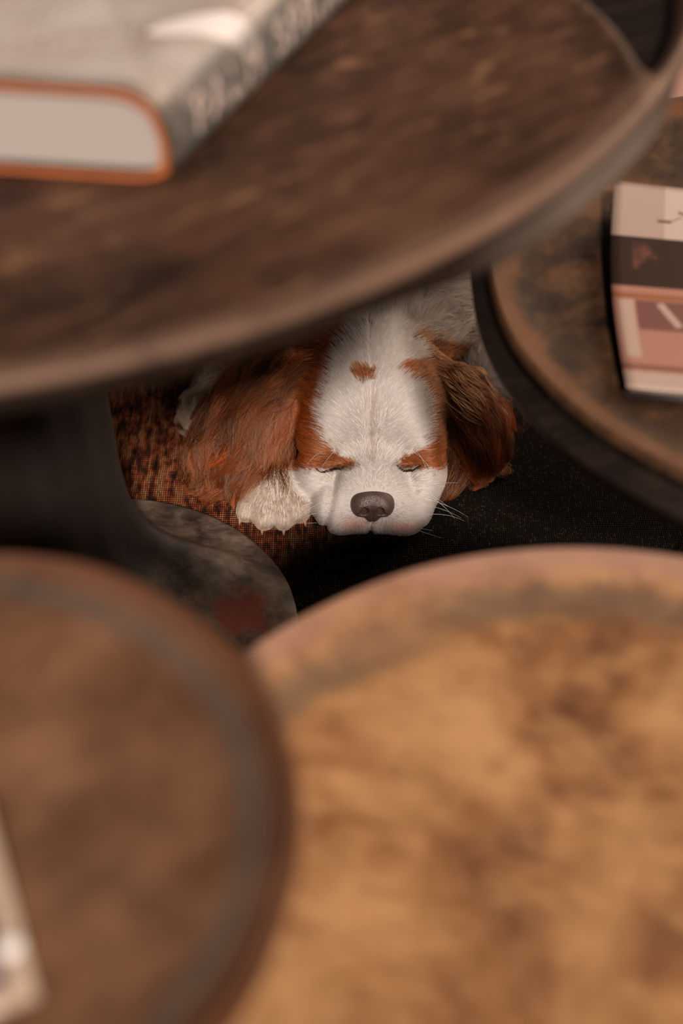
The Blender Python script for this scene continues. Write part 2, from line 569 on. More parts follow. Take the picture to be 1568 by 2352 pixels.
def frame(a, b, n):
    """rotation whose columns are: along ab, across, thickness (close to n)"""
    u = np.asarray(b, float) - np.asarray(a, float); u /= np.linalg.norm(u)
    n = np.asarray(n, float); n = n - u * (n @ u); n /= np.linalg.norm(n)
    v = np.cross(n, u)
    return np.stack([u, v, n], 1)


def nets(f, lo, hi, h):
    """surface nets on a regular grid, then a few Newton steps onto f = 0"""
    lo = np.array(lo, float); n = np.ceil((np.array(hi) - lo) / h).astype(int) + 1
    ax = [(lo[i] + h * np.arange(n[i])).astype(np.float32) for i in range(3)]
    S = np.empty(tuple(n), np.float32)
    YY, ZZ = np.meshgrid(ax[1], ax[2], indexing='ij')
    for i in range(0, n[0], 16):
        xs = ax[0][i:i + 16]
        P = np.empty((len(xs),) + YY.shape + (3,), np.float32)
        P[..., 0] = xs[:, None, None]; P[..., 1] = YY; P[..., 2] = ZZ
        S[i:i + 16] = f(P.reshape(-1, 3)).reshape(P.shape[:-1])
    ins = S < 0
    cs = n - 1
    cnt = np.zeros(cs, int); acc = np.zeros(tuple(cs) + (3,))
    corners = [(a, b, c) for a in (0, 1) for b in (0, 1) for c in (0, 1)]
    sl = lambda o: tuple(slice(o[d], o[d] + cs[d]) for d in range(3))
    for a in corners:
        for d in range(3):
            if a[d] == 0:
                b = list(a); b[d] = 1
                sa, sb = S[sl(a)], S[sl(b)]
                x = (sa < 0) != (sb < 0)
                tt = np.where(x, sa / np.where(sa == sb, 1, sa - sb), 0)
                cnt += x
                for e in range(3):
                    acc[..., e] += np.where(x, a[e] + (tt if e == d else 0), 0)
    act = cnt > 0
    ids = -np.ones(cs, int); ids[act] = np.arange(act.sum())
    cell = np.argwhere(act)
    V = lo + h * (cell + acc[act] / cnt[act][:, None])
    faces = []
    for d in range(3):
        e1, e2 = (d + 1) % 3, (d + 2) % 3
        a = [slice(1, cs[k]) for k in range(3)]; a[d] = slice(0, cs[d])
        b = list(a); b[d] = slice(1, cs[d] + 1)
        s0, s1 = ins[tuple(a)], ins[tuple(b)]
        def g(o1, o2):
            q = [slice(1, cs[k]) for k in range(3)]; q[d] = slice(0, cs[d])
            q[e1] = slice(1 - o1, cs[e1] - o1); q[e2] = slice(1 - o2, cs[e2] - o2)
            return ids[tuple(q)]
        A, B, D, E = g(0, 0), g(1, 0), g(1, 1), g(0, 1)
        for m, flip in ((s0 & ~s1, False), (~s0 & s1, True)):
            q = np.stack([A[m], B[m], D[m], E[m]], -1)
            faces.append(q[:, ::-1] if flip else q)
    Fc = np.vstack(faces)
    for _ in range(3):
        g, v = grad(f, V)
        V = V - np.clip(v, -h, h)[:, None] * g * 0.8
    return V, Fc


def grad(f, P, e=4e-4):
    out = np.empty(P.shape)
    for d in range(3):
        o = np.zeros(3); o[d] = e
        out[:, d] = f(P + o) - f(P - o)
    v = f(P)
    n = np.linalg.norm(out, axis=1, keepdims=True) + 1e-12
    return out / n, v


# ------------------------------------------------------------------ the dog
HX = 0.021
HEAD = [
    ('skull', ell, ((HX, 0.826, 0.054), (0.050, 0.060, 0.046)), 0.02),
    ('skull', ell, ((HX - 0.020, 0.800, 0.063), (0.029, 0.032, 0.031)), 0.012),
    ('skull', ell, ((HX + 0.021, 0.800, 0.063), (0.029, 0.032, 0.031)), 0.010),
    ('skull', ell, ((HX - 0.034, 0.776, 0.050), (0.017, 0.017, 0.015)), 0.014),
    ('skull', ell, ((HX + 0.036, 0.776, 0.050), (0.017, 0.017, 0.015)), 0.014),
    ('skull', ell, ((HX, 0.795, 0.026), (0.052, 0.040, 0.027)), 0.02),
    ('muzzle', ell, ((HX + 0.001, 0.757, 0.029), (0.027, 0.034, 0.023)), 0.012),
    ('muzzle', ell, ((HX - 0.021, 0.744, 0.016), (0.021, 0.027, 0.0175)), 0.010),
    ('muzzle', ell, ((HX + 0.024, 0.743, 0.016), (0.022, 0.027, 0.0175)), 0.009),
    ('muzzle', ell, ((HX + 0.001, 0.739, 0.009), (0.022, 0.017, 0.010)), 0.008),
    ('muzzle', ell, ((HX - 0.0385, 0.768, 0.023), (0.0165, 0.022, 0.023)), 0.004),
    ('muzzle', ell, ((HX + 0.039, 0.767, 0.026), (0.017, 0.026, 0.025)), 0.010),
    ('eye', ell, ((HX - 0.029, 0.768, 0.041), (0.0115, 0.0115, 0.010)), 0.004),
    ('eye', ell, ((HX + 0.029, 0.768, 0.041), (0.0115, 0.0115, 0.010)), 0.004),
]
BODY = [
    ('neck', ell, ((0.020, 0.905, 0.062), (0.068, 0.075, 0.052)), 0.03),
    ('body', ell, ((0.035, 0.985, 0.078), (0.108, 0.110, 0.086)), 0.04),
    ('body', ell, ((0.045, 1.120, 0.080), (0.098, 0.150, 0.084)), 0.05),
    ('body', ell, ((-0.028, 0.915, 0.048), (0.056, 0.060, 0.052)), 0.03),
    ('body', ell, ((-0.050, 1.190, 0.045), (0.040, 0.075, 0.045)), 0.02),
    ('body', ell, ((0.140, 1.190, 0.045), (0.040, 0.075, 0.045)), 0.02),
    ('body', cap, ((0.140, 1.150, 0.015), (0.155, 1.075, 0.012), 0.016, 0.012), 0.012),
    ('body', cap, ((-0.055, 1.150, 0.015), (-0.075, 1.075, 0.012), 0.016, 0.012), 0.012),
    ('body', cap, ((0.045, 1.26, 0.03), (0.15, 1.33, 0.014), 0.020, 0.010), 0.02),
    ('body', cap, ((0.105, 0.95, 0.035), (0.118, 0.885, 0.022), 0.035, 0.020), 0.02),
    ('body', cap, ((0.118, 0.885, 0.022), (0.072, 0.84, 0.013), 0.018, 0.012), 0.012),
    ('leg', cap, ((-0.045, 0.925, 0.045), (-0.098, 0.842, 0.014), 0.028, 0.013), 0.02),
    ('leg', cap, ((-0.098, 0.842, 0.014), (-0.054, 0.790, 0.018), 0.013, 0.0135), 0.012),
    ('paw', ell, ((-0.0505, 0.764, 0.0150), (0.0195, 0.026, 0.0140)), 0.010),
    ('paw', ell, ((-0.0680, 0.7465, 0.0095), (0.0130, 0.0075, 0.0090), frame((0, 0, 0), (-0.4, -1, 0), (0, 0, 1))), 0.009),
    ('paw', ell, ((-0.0560, 0.7385, 0.0105), (0.0140, 0.0078, 0.0095), frame((0, 0, 0), (-0.12, -1, 0), (0, 0, 1))), 0.008),
    ('paw', ell, ((-0.0430, 0.7385, 0.0105), (0.0140, 0.0078, 0.0095), frame((0, 0, 0), (0.08, -1, 0), (0, 0, 1))), 0.008),
    ('paw', ell, ((-0.0320, 0.7465, 0.0095), (0.0130, 0.0072, 0.0090), frame((0, 0, 0), (0.25, -1, 0), (0, 0, 1))), 0.009),
]
EARL = [((HX - 0.036, 0.832, 0.086), (-0.050, 0.822, 0.074), 0.024, 0.0065, (-0.35, -0.4, 0.9)),
        ((-0.046, 0.828, 0.078), (-0.078, 0.808, 0.046), 0.030, 0.0075, (-0.6, -0.6, 0.6)),
        ((-0.070, 0.808, 0.048), (-0.091, 0.786, 0.017), 0.032, 0.0080, (-0.5, -0.7, 0.7)),
        ((-0.052, 0.806, 0.062), (-0.062, 0.788, 0.032), 0.018, 0.0065, (-0.1, -0.8, 0.6))]
EARR = [((HX + 0.030, 0.822, 0.076), (0.084, 0.814, 0.061), 0.021, 0.0065, (0.5, -0.4, 0.8)),
        ((0.082, 0.820, 0.066), (0.102, 0.810, 0.040), 0.027, 0.0075, (0.8, -0.5, 0.4)),
        ((0.101, 0.812, 0.044), (0.105, 0.796, 0.014), 0.029, 0.0080, (0.7, -0.7, 0.3))]
PR = list(HEAD) + list(BODY)
for lst, nm in ((EARL, 'ear_l'), (EARR, 'ear_r')):
    for a, b, w, tk, nn in lst:
        a = np.array(a); b = np.array(b)
        L = np.linalg.norm(b - a)
        PR.append((nm, ell, (tuple((a + b) / 2), (L / 2 * 1.45, w, tk), frame(a, b, nn)), 0.012))


def dog_sdf(P):
    d = None
    for nm, fn, args, k in PR:
        v = fn(P, *args)
        d = v if d is None else smin(d, v, k)
    # furrow down the middle of the forehead, dents by the eyes, the lip cleft
    x, y, z = P[..., 0] - HX, P[..., 1], P[..., 2]
    s = y + z
    d = d + 0.0028 * np.exp(-(x / 0.0032) ** 2) * np.clip((s - 0.800) / 0.012, 0, 1) * np.clip((0.90 - s) / 0.05, 0, 1) * (z > 0.03)
    ex = np.abs(x) - 0.031
    d = d + 0.0034 * np.exp(-((s - 0.7985 + 0.05 * ex) / 0.0032) ** 2) * np.exp(-(ex / 0.012) ** 2) * (y < 0.80)
    d = d + 0.0030 * np.exp(-(x / 0.0022) ** 2) * (z < 0.016) * (y < 0.75)
    tt = np.clip((0.792 - s) / 0.06, 0, 1)
    on = np.clip((s - 0.728) / 0.008, 0, 1) * np.clip((0.795 - s) / 0.006, 0, 1) * (y < 0.79)
    d = d + 0.0030 * np.exp(-((x + 0.0245 + 0.008 * tt) / 0.0032) ** 2) * on
    d = d + 0.0012 * np.exp(-((x - 0.0285 - 0.008 * tt) / 0.0040) ** 2) * on
    # socket that the nose leather sits in
    d = smax(d, -ell(P, (HX + 0.0012, 0.7235, 0.0300), (0.0125, 0.0080, 0.0100)), 0.003)
    return smax(d, 0.0015 - z, 0.004)


def labels(P):
    names = []
    D = []
    for nm, fn, args, k in PR:
        names.append(nm); D.append(fn(P, *args))
    return names, np.array(D)


V, Fq = nets(dog_sdf, (-0.16, 0.69, -0.006), (0.20, 1.36, 0.18), 0.0026)
DOGLOC = (0.02, 0.86, 0.0)


def px_of(P):
    """the coat's own map: sideways and along-the-head coordinates, in small units"""
    return 784 + 3160 * P[:, 0], 1160 - 2230 * (P[:, 1] + P[:, 2] - 0.759)


def chestnut_mask(P, names, D):
    """0 white .. 1 chestnut, coat pattern"""
    u, v = px_of(P)
    idx = D.argmin(0)
    nm = np.array(names)[idx]
    jit = rng.normal(0, 5, len(u))
    bl = np.interp(v, [700, 755, 800, 850, 900, 950, 1000, 1040, 1058, 1066, 1075, 1086, 1092], [800, 797, 772, 760, 748, 738, 745, 768, 790, 822, 824, 800, 690])
    br = np.interp(v, [700, 770, 795, 825, 838, 850, 866, 880, 900, 950, 1000, 1035, 1052, 1066, 1080, 1092, 1104], [962, 950, 985, 975, 925, 908, 925, 955, 968, 984, 980, 972, 930, 905, 915, 935, 1030])
    head = np.isin(nm, ['skull', 'muzzle', 'eye', 'ear_l', 'ear_r', 'neck'])
    ear = np.isin(nm, ['ear_l', 'ear_r'])
    m = ((u + jit < bl) | (u + jit > br)) & head & (v + jit < 1098)
    m &= ~((nm == 'neck') & (v < 770))
    m &= ~((nm == 'muzzle') & (v + jit > 1084))
    spot = ((u + jit * 0.4 - 836) / 25) ** 2 + ((v + jit * 0.4 - 867) / 19) ** 2 < 1
    m |= spot & (P[:, 1] < 0.84)
    edge = ear & (v < 800) & (np.abs(u - 870) < 80)
    m |= ear & ~edge
    return m, nm, u, v


names, D = labels(V)
cm, nmv, u, v = chestnut_mask(V, names, D)
WHITE = np.array([0.57, 0.505, 0.47]); CH = np.array([0.25, 0.055, 0.012])
col = np.where(cm[:, None], CH * 0.5, WHITE * 0.8)
# pinkish skin at the lips and lids
lip = np.exp(-(((u - 815) / 26) ** 2 + ((v - 1212) / 14) ** 2)) + np.exp(-(((u - 925) / 34) ** 2 + ((v - 1216) / 12) ** 2))
lip = np.clip(lip, 0, 1)[:, None] * (V[:, 1:2] < 0.77)
col = col * (1 - lip) + np.array([0.55, 0.22, 0.17]) * lip

t = NT('dog_skin')
at = t.n('ShaderNodeAttribute', attribute_name='coat')
t.base(at.outputs['Color']); t.rough(0.8)
t.b.inputs['Subsurface Weight'].default_value = 0.0
t.bump(t.noise(t.coords(), 900, 3), 0.2, 0.0005)
m_skin = t.m
dog = mesh('dog', V, Fq, m_skin, loc=DOGLOC)
tag(dog, 'white and chestnut spaniel asleep with its chin on the rug between the tables', 'dog')
ca = dog.data.color_attributes.new('coat', 'FLOAT_COLOR', 'POINT')
ca.data.foreach_set('color', np.hstack([col, np.ones((len(col), 1))]).astype(np.float32).ravel())


# ---- fur
def hair_mat(name, rough=0.3):
    m = bpy.data.materials.new(name)
    m.use_nodes = True
    nt = m.node_tree
    nt.nodes.remove(nt.nodes['Principled BSDF'])
    h = nt.nodes.new('ShaderNodeBsdfHairPrincipled')
    h.parametrization = 'COLOR'
    h.inputs['Roughness'].default_value = rough
    h.inputs['Radial Roughness'].default_value = 0.45
    h.inputs['Random Roughness'].default_value = 0.2
    h.inputs['Coat'].default_value = 0.0
    a = nt.nodes.new('ShaderNodeAttribute'); a.attribute_name = 'hair_color'
    d = nt.nodes.new('ShaderNodeBsdfDiffuse')
    nt.links.new(a.outputs['Color'], d.inputs['Color'])
    nt.links.new(a.outputs['Color'], h.inputs['Color'])
    mx = nt.nodes.new('ShaderNodeMixShader'); mx.inputs[0].default_value = 0.6
    nt.links.new(d.outputs[0], mx.inputs[1]); nt.links.new(h.outputs[0], mx.inputs[2])
    nt.links.new(mx.outputs[0], nt.nodes['Material Output'].inputs['Surface'])
    return m


m_hair = hair_mat('coat_hair')


def hair_obj(name, pts, rad, colr, mat, parent):
    n, k = pts.shape[:2]
    hc = bpy.data.hair_curves.new(name)
    hc.add_curves([k] * n)
    org = np.array(wloc(parent))
    hc.attributes['position'].data.foreach_set('vector', (pts - org).astype(np.float32).ravel())
    ra = hc.attributes.get('radius') or hc.attributes.new('radius', 'FLOAT', 'POINT')
    ra.data.foreach_set('value', rad.astype(np.float32).ravel())
    cc = hc.attributes.new('hair_color', 'FLOAT_COLOR', 'POINT')
    cc.data.foreach_set('color', np.concatenate([colr, np.ones(colr.shape[:2] + (1,))], -1).astype(np.float32).ravel())
    hc.materials.append(mat)
    o = bpy.data.objects.new(name, hc)
    C.objects.link(o)
    o.parent = parent
    return o


def sample(V, F, n, weight):
    A, B, Cc = V[F[:, 0]], V[F[:, 1]], V[F[:, 2]]
    Dd = V[F[:, 3]]
    ar = np.linalg.norm(np.cross(B - A, Cc - A), axis=1) + np.linalg.norm(np.cross(Cc - A, Dd - A), axis=1)
    w = ar * weight(V[F].mean(1)); w /= w.sum()
    f = rng.choice(len(F), n, p=w)
    s, q = rng.random((2, n, 1))
    return (A[f] * (1 - s) + B[f] * s) * (1 - q) + (Dd[f] * (1 - s) + Cc[f] * s) * q


def flow_field(P, nm):
    """direction the coat lies in"""
    n = len(P)
    f = np.zeros((n, 3))
    nose = np.array([HX, 0.722, 0.030])
    hd = np.isin(nm, ['skull', 'muzzle', 'eye'])
    d = P - nose
    d[:, 0] *= 1.9
    d[:, 2] *= 0.8
    f[hd] = d[hd]
    # forehead hair parts from the furrow
    x = P[:, 0] - HX
    top = (nm == 'skull') & (P[:, 1] + P[:, 2] > 0.80)
    f[top] = np.stack([np.sign(x) * (0.25 + 14 * np.abs(x)), np.full(n, 0.75), 0.25 - 10 * np.abs(x)], -1)[top]
    lowm = (nm == 'muzzle') & (P[:, 2] < 0.022)
    f[lowm] = np.stack([x * 22, np.full(n, 0.25), np.full(n, -0.75)], -1)[lowm]
    f[nm == 'neck'] = (0.0, 1, -0.1)
    bd = (nm == 'body')
    f[bd] = np.stack([(P[:, 0] - 0.03) * 3, np.full(n, 0.8), np.full(n, -0.45)], -1)[bd]
    lg = nm == 'leg'
    f[lg] = np.where((P[lg, 0] < -0.075)[:, None], np.array([[-0.85, 0.15, 0.15]]), np.array([[0.45, -0.75, -0.2]]))
    pw = nm == 'paw'
    f[pw] = np.stack([(P[:, 0] + 0.05) * 12, np.full(n, -1.0), np.full(n, -0.5)], -1)[pw]
    # ears: along the chain, fanning out
    for key, lst in (('ear_l', EARL), ('ear_r', EARR)):
        sel = nm == key
        if not sel.any(): continue
        W = 0; acc = np.zeros((sel.sum(), 3))
        for a, b, w, tk, nn in lst:
            a, b = np.array(a), np.array(b)
            dd = np.linalg.norm(P[sel] - (a + b) / 2, axis=1)
            ww = np.exp(-(dd / 0.02) ** 2) + 1e-6
            acc += ww[:, None] * (b - a) / np.linalg.norm(b - a)
        f[sel] = acc
    f += 1e-6
    return f / np.linalg.norm(f, axis=1, keepdims=True)


def grow(roots, nm, length, lift, wave, droop, k=8, clump=0.0, nclump=10, flow0=None, fan=0.12):
    n = len(roots)
    g, _ = grad(dog_sdf, roots)
    P = roots.copy()
    pts = [P.copy()]
    seg = (length / (k - 1))[:, None]
    F0 = flow_field(roots, nm) if flow0 is None else flow0
    F0 = F0 + rng.normal(0, fan, (n, 3))
    ph = rng.uniform(0, 6.28, (n, 1))
    side = np.cross(F0, g); side /= np.linalg.norm(side, axis=1, keepdims=True) + 1e-9
    d0 = None
    for i in range(k - 1):
        tt = i / (k - 2)
        if i in (0, 2, 4, 6, 8) or d0 is None:
            gg, dist = grad(dog_sdf, P)
        Ft = F0 - gg * (F0 * gg).sum(1, keepdims=True)
        Ft /= np.linalg.norm(Ft, axis=1, keepdims=True) + 1e-9
        d = Ft + gg * (lift * (1 - 0.85 * tt))[:, None] + np.array([0, 0, -1.0]) * (droop * tt)[:, None] + side * (wave[:, None] * np.sin(tt * 4.5 + ph))
        d /= np.linalg.norm(d, axis=1, keepdims=True) + 1e-9
        d0 = d
        P = P + d * seg
        low = P[:, 2] < 0.0015
        P[low, 2] = 0.0015 + 0.001 * rng.random(low.sum())
        pts.append(P.copy())
    pts = np.stack(pts, 1)
    for i in (2, 4, 6):
        if i >= k: break
        gg, dist = grad(dog_sdf, pts[:, i])
        fix = np.clip(0.0006 + 0.0004 * i * 0.3 - dist, 0, 0.01)
        pts[:, i] += gg * fix[:, None]
        if i + 1 < k: pts[:, i + 1] += gg * fix[:, None]
    # smooth
    sm = pts.copy(); sm[:, 1:-1] = 0.25 * pts[:, :-2] + 0.5 * pts[:, 1:-1] + 0.25 * pts[:, 2:]
    pts = sm
    gid = np.zeros(n, int)
    if clump > 0:
        m = max(1, n // nclump)
        guides = rng.choice(n, m, replace=False)
        kd = kdtree.KDTree(m)
        for j, gi in enumerate(guides): kd.insert(roots[gi], j)
        kd.balance()
        gid = np.array([kd.find(r)[1] for r in roots])
        G = pts[guides[gid]]
        w = (np.linspace(0, 1, k) ** 1.3)[None, :, None] * clump
        off = (roots - roots[guides[gid]])[:, None, :] * (1 - w)
        pts = pts * (1 - w) + (G + off * 0.6) * w
        pts[:, :, 2] = np.maximum(pts[:, :, 2], 0.0012)
    return pts, gid


def coat_colour(roots, nm, cm, u, v, k, gid):
    n = len(roots)
    gv = rng.normal(0, 1, gid.max() + 1)[gid] * np.where(np.isin(nm, ['ear_l', 'ear_r']), 1.15, 1.0)
    iv = rng.normal(0, 1, n)
    ch = CH[None] * np.exp(0.28 * iv + 0.30 * gv)[:, None]
    er = np.isin(nm, ['ear_l', 'ear_r'])
    ch[er] *= np.array([0.46, 0.40, 0.44]) * np.exp(0.35 * gv[er, None])
    mixo = np.clip(rng.random(n) ** 3, 0, 1)[:, None]
    ch = ch * (1 - 0.5 * mixo) + np.array([0.48, 0.15, 0.04]) * 0.5 * mixo
    wt = WHITE[None] * np.exp(0.06 * iv + 0.05 * gv)[:, None]
    # warm cream behind the head and on the legs, tan line in the furrow
    body = np.isin(nm, ['body', 'leg', 'paw', 'neck'])
    wt[body] *= np.array([0.95, 0.86, 0.76])
    bk = (nm == 'body') & (roots[:, 1] > 0.89) & (roots[:, 0] > -0.01)
    wt[bk] *= np.array([0.85, 0.72, 0.58])
    lp = np.isin(nm, ['leg', 'paw'])
    wt[lp] *= np.array([0.86, 0.76, 0.66])
    wt[nm == 'paw'] *= np.exp(0.16 * rng.normal(0, 1, (int((nm == 'paw').sum()), 1)))
    fur = np.exp(-((u - (856)) / 7) ** 2) * ((v > 900) & (v < 1065)) * 0.45
    wt = wt * (1 - fur[:, None]) + np.array([0.42, 0.24, 0.14]) * fur[:, None]
    lip = np.exp(-(((u - 815) / 26) ** 2 + ((v - 1212) / 14) ** 2)) + np.exp(-(((u - 930) / 34) ** 2 + ((v - 1216) / 12) ** 2))
    lip = np.clip(lip, 0, 1)[:, None] * 0.5
    wt = wt * (1 - lip) + np.array([0.50, 0.22, 0.18]) * lip
    c = np.where(cm[:, None], ch, np.clip(wt, 0, 0.85))
    # dark lash line and the philtrum's crease shade painted in
    ed = (np.exp(-(((u - 785) / 34) ** 2 + ((v - 1084) / 5) ** 2)) + np.exp(-(((u - 938) / 30) ** 2 + ((v - 1080) / 5) ** 2)))[:, None]
    c = c * (1 - 0.85 * np.clip(ed, 0, 1))
    ph_ = (np.exp(-((u - 857) / 4) ** 2) * (v > 1200) * (v < 1245))[:, None]
    c = c * (1 - 0.7 * ph_)
    tip = np.linspace(0.8, 1.15, k)[None, :, None]
    return c[:, None, :] * tip


def build_fur(name, n, keep, weight, lenf, lift, wave, droop, radius, clump, nclump, k=8, flowf=None, fan=0.12):
    R = sample(V, Fq, int(n), weight)
    nms, D = labels(R)
    cm, nm, u, v = chestnut_mask(R, nms, D)
    # closed nose area stays bare
    bare = (((R[:, 0] - HX - 0.0012) / 0.0150) ** 2 + ((R[:, 1] + R[:, 2] - 0.7585) / 0.0150) ** 2 < 1) & (R[:, 1] < 0.75)
    sel = keep(nm) & ~bare & (R[:, 2] > 0.0018)
    R, nm, cm, u, v = R[sel], nm[sel], cm[sel], u[sel], v[sel]
    L = lenf(R, nm, u, v) * rng.uniform(0.75, 1.15, len(R))
    one = np.ones(len(R))
    pts, gid = grow(R, nm, L, lift * one, wave * one, droop * one, k=k, clump=clump, nclump=nclump, flow0=flowf(R) if flowf else None, fan=fan)
    cl = coat_colour(R, nm, cm, u, v, k, gid)
    rd = radius * np.concatenate([np.linspace(1, 0.9, k - 3), [0.7, 0.45, 0.12]])[None, :] * rng.uniform(0.7, 1.2, (len(R), 1))
    return hair_obj(name, pts, rd, cl, m_hair, dog)


def face_len(R, nm, u, v):
    L = np.full(len(R), 0.007)
    mz = nm == 'muzzle'
    dn = np.linalg.norm(R - np.array([HX, 0.724, 0.030]), axis=1)
    L[mz] = np.clip(0.0025 + 0.10 * (dn[mz] - 0.015), 0.0022, 0.0075)
    L[nm == 'eye'] = 0.0035
    sk = nm == 'skull'
    L[sk] = 0.0055 + 0.010 * np.clip(np.abs(R[sk, 0] - HX) / 0.05, 0, 1) + 0.006 * np.clip((R[sk, 1] - 0.83) / 0.04, 0, 1)
    L[nm == 'paw'] = 0.0058
    return L


FACE = ['skull', 'muzzle', 'eye', 'paw']
front = lambda P: ((P[:, 1] < 0.90) * 1.0)
build_fur('face_fur', 130000, lambda nm: np.isin(nm, FACE), front, face_len, 0.19, 0.08, 0.05, 0.000115, 0.22, 9, fan=0.13)
build_fur('body_fur', 42000, lambda nm: np.isin(nm, ['neck', 'body', 'leg']), lambda P: (P[:, 1] > 0.80) * np.where(P[:, 1] < 1.05, 1.0, 0.25),
          lambda R, nm, u, v: np.where(nm == 'leg', np.where(R[:, 0] < -0.08, 0.026, 0.009), np.where(nm == 'neck', 0.022, 0.026)), 0.30, 0.25, 0.25, 0.00014, 0.6, 22, fan=0.2)


build_fur('leg_feathering', 6000, lambda nm: nm == 'leg', lambda P: (P[:, 0] < -0.085) * (P[:, 1] < 0.89) * 1.0,
          lambda R, nm, u, v: np.full(len(R), 0.030), 0.95, 0.3, 0.0, 0.00015, 0.88, 40, fan=0.35)


def ear_w(side):
    return lambda P: ((P[:, 0] < -0.015) if side < 0 else (P[:, 0] > 0.055)) * (P[:, 1] < 0.87) * 1.0


def ear_len(side):
    def f(R, nm, u, v):
        s = R[:, 1] + R[:, 2]
        return np.interp(s, [0.79, 0.83, 0.88, 0.93], [0.044, 0.050, 0.042, 0.022])
    return f


build_fur('ear_fur', 30000, lambda nm: nm == 'ear_l', ear_w(-1), ear_len(-1), 0.34, 0.50, 0.35, 0.00015, 0.88, 60, k=10, fan=0.24)
build_fur('ear_fur', 26000, lambda nm: nm == 'ear_r', ear_w(1), ear_len(1), 0.34, 0.50, 0.35, 0.00015, 0.88, 60, k=10, fan=0.24)


# ---- nose
def nose_sdf(P):
    c = np.array([HX + 0.0012, 0.7275, 0.0305])
    x, y, z = P[..., 0] - c[0], P[..., 1] - c[1], P[..., 2] - c[2]
    d = ell(P, c + (0, 0.002, 0.002), (0.0150, 0.0095, 0.0095))
    d = smin(d, ell(P, c + (-0.0078, -0.0015, -0.001), (0.0078, 0.0075, 0.0078)), 0.004)
    d = smin(d, ell(P, c + (0.0078, -0.0015, -0.001), (0.0078, 0.0075, 0.0078)), 0.004)
    d = smin(d, ell(P, c + (0, -0.001, -0.0082), (0.0062, 0.0065, 0.0066)), 0.004)
    for s in (-1, 1):
        d = smax(d, -ell(P, c + (s * 0.0056, -0.0060, -0.0002), (0.0030, 0.0100, 0.0036)), 0.0016)
        d = smax(d, -cap(P, c + (s * 0.0066, -0.0090, -0.0018), c + (s * 0.0130, -0.0070, -0.0045), 0.0013, 0.0007), 0.0014)
    d = d + 0.0009 * np.exp(-(x / 0.0007) ** 2) * (z < 0.001)
    return d


nV, nF = nets(nose_sdf, (HX - 0.02, 0.712, 0.010), (HX + 0.022, 0.745, 0.046), 0.0007)
t = NT('nose_leather')
v_ = t.coords()
vor = t.n('ShaderNodeTexVoronoi'); vor.inputs['Scale'].default_value = 1500; t.link(v_, vor.inputs['Vector'])
t.base(t.mixc(t.noise(v_, 120, 4), (0.035, 0.020, 0.016), (0.11, 0.064, 0.052)))
t.rough(0.38)
t.bump(vor.outputs['Distance'], 0.5, 0.0004)
mesh('nose', nV, nF, t.m, dog)['label'] = 'dark brown leathery nose'


# ---- closed eyelids, claws, whiskers
def tube(path, rad, nseg=8):
    path = np.asarray(path, float); n = len(path)
    tg = np.gradient(path, axis=0); tg /= np.linalg.norm(tg, axis=1, keepdims=True)
    up = np.array([0.1, 0.2, 1.0]); V = []; F = []
    for i in range(n):
        a = np.cross(tg[i], up); a /= np.linalg.norm(a); b = np.cross(a, tg[i])
        for j in range(nseg):
            w = 2 * math.pi * j / nseg
            V.append(path[i] + rad[i] * (a * math.cos(w) + b * math.sin(w)))
    for i in range(n - 1):
        for j in range(nseg):
            k = (j + 1) % nseg
            F.append((i * nseg + j, i * nseg + k, (i + 1) * nseg + k, (i + 1) * nseg + j))
    F.append(tuple(range(nseg))[::-1]); F.append(tuple((n - 1) * nseg + j for j in range(nseg)))
    return V, F


def project(P):
    P = np.array(P, float)
    for _ in range(12):
        g, d = grad(dog_sdf, P)
        P = P - g * d[:, None]
    return P


m_lid = plain('eyelid_skin', (0.016, 0.007, 0.005), 0.8, spec=0.15)
for sgn in (-1, 1):
    q = np.linspace(0, 1, 14)
    xs = HX + sgn * (0.0165 + 0.023 * q)
    ss = 0.7955 - 0.0045 * np.sin(q * math.pi) + 0.002 * q
    path = project(np.stack([xs, ss - 0.043, np.full(14, 0.043)], -1))
    g, _ = grad(dog_sdf, path)
    path = path + g * 0.0004
    Vt, Ft = tube(path, 0.0011 * np.sin(np.clip(q, 0.05, 0.95) * math.pi) ** 0.6 * 0.75 + 0.0002)
    mesh('eyelid', Vt, Ft, m_lid, dog)
m_claw = plain('claw_horn', (0.36, 0.22, 0.16), 0.4)
for tip, ln, dx in (((-0.0735, 0.7345, 0.0055), 0.006, -0.3), ((-0.0575, 0.7235, 0.0065), 0.007, -0.1), ((-0.0425, 0.7235, 0.0060), 0.007, 0.05), ((-0.0280, 0.7335, 0.0050), 0.006, 0.25)):
    q = np.linspace(0, 1, 8)
    path = np.stack([tip[0] + dx * 0.006 * q, tip[1] + 0.0055 - 0.0058 * q, tip[2] + 0.002 * (1 - q) ** 0.5 + 0.0015 - 0.0050 * q ** 2], -1)
    Vt, Ft = tube(path, 0.0019 * (1 - q) ** 0.6 + 0.0004)
    mesh('claw', Vt, Ft, m_claw, dog)

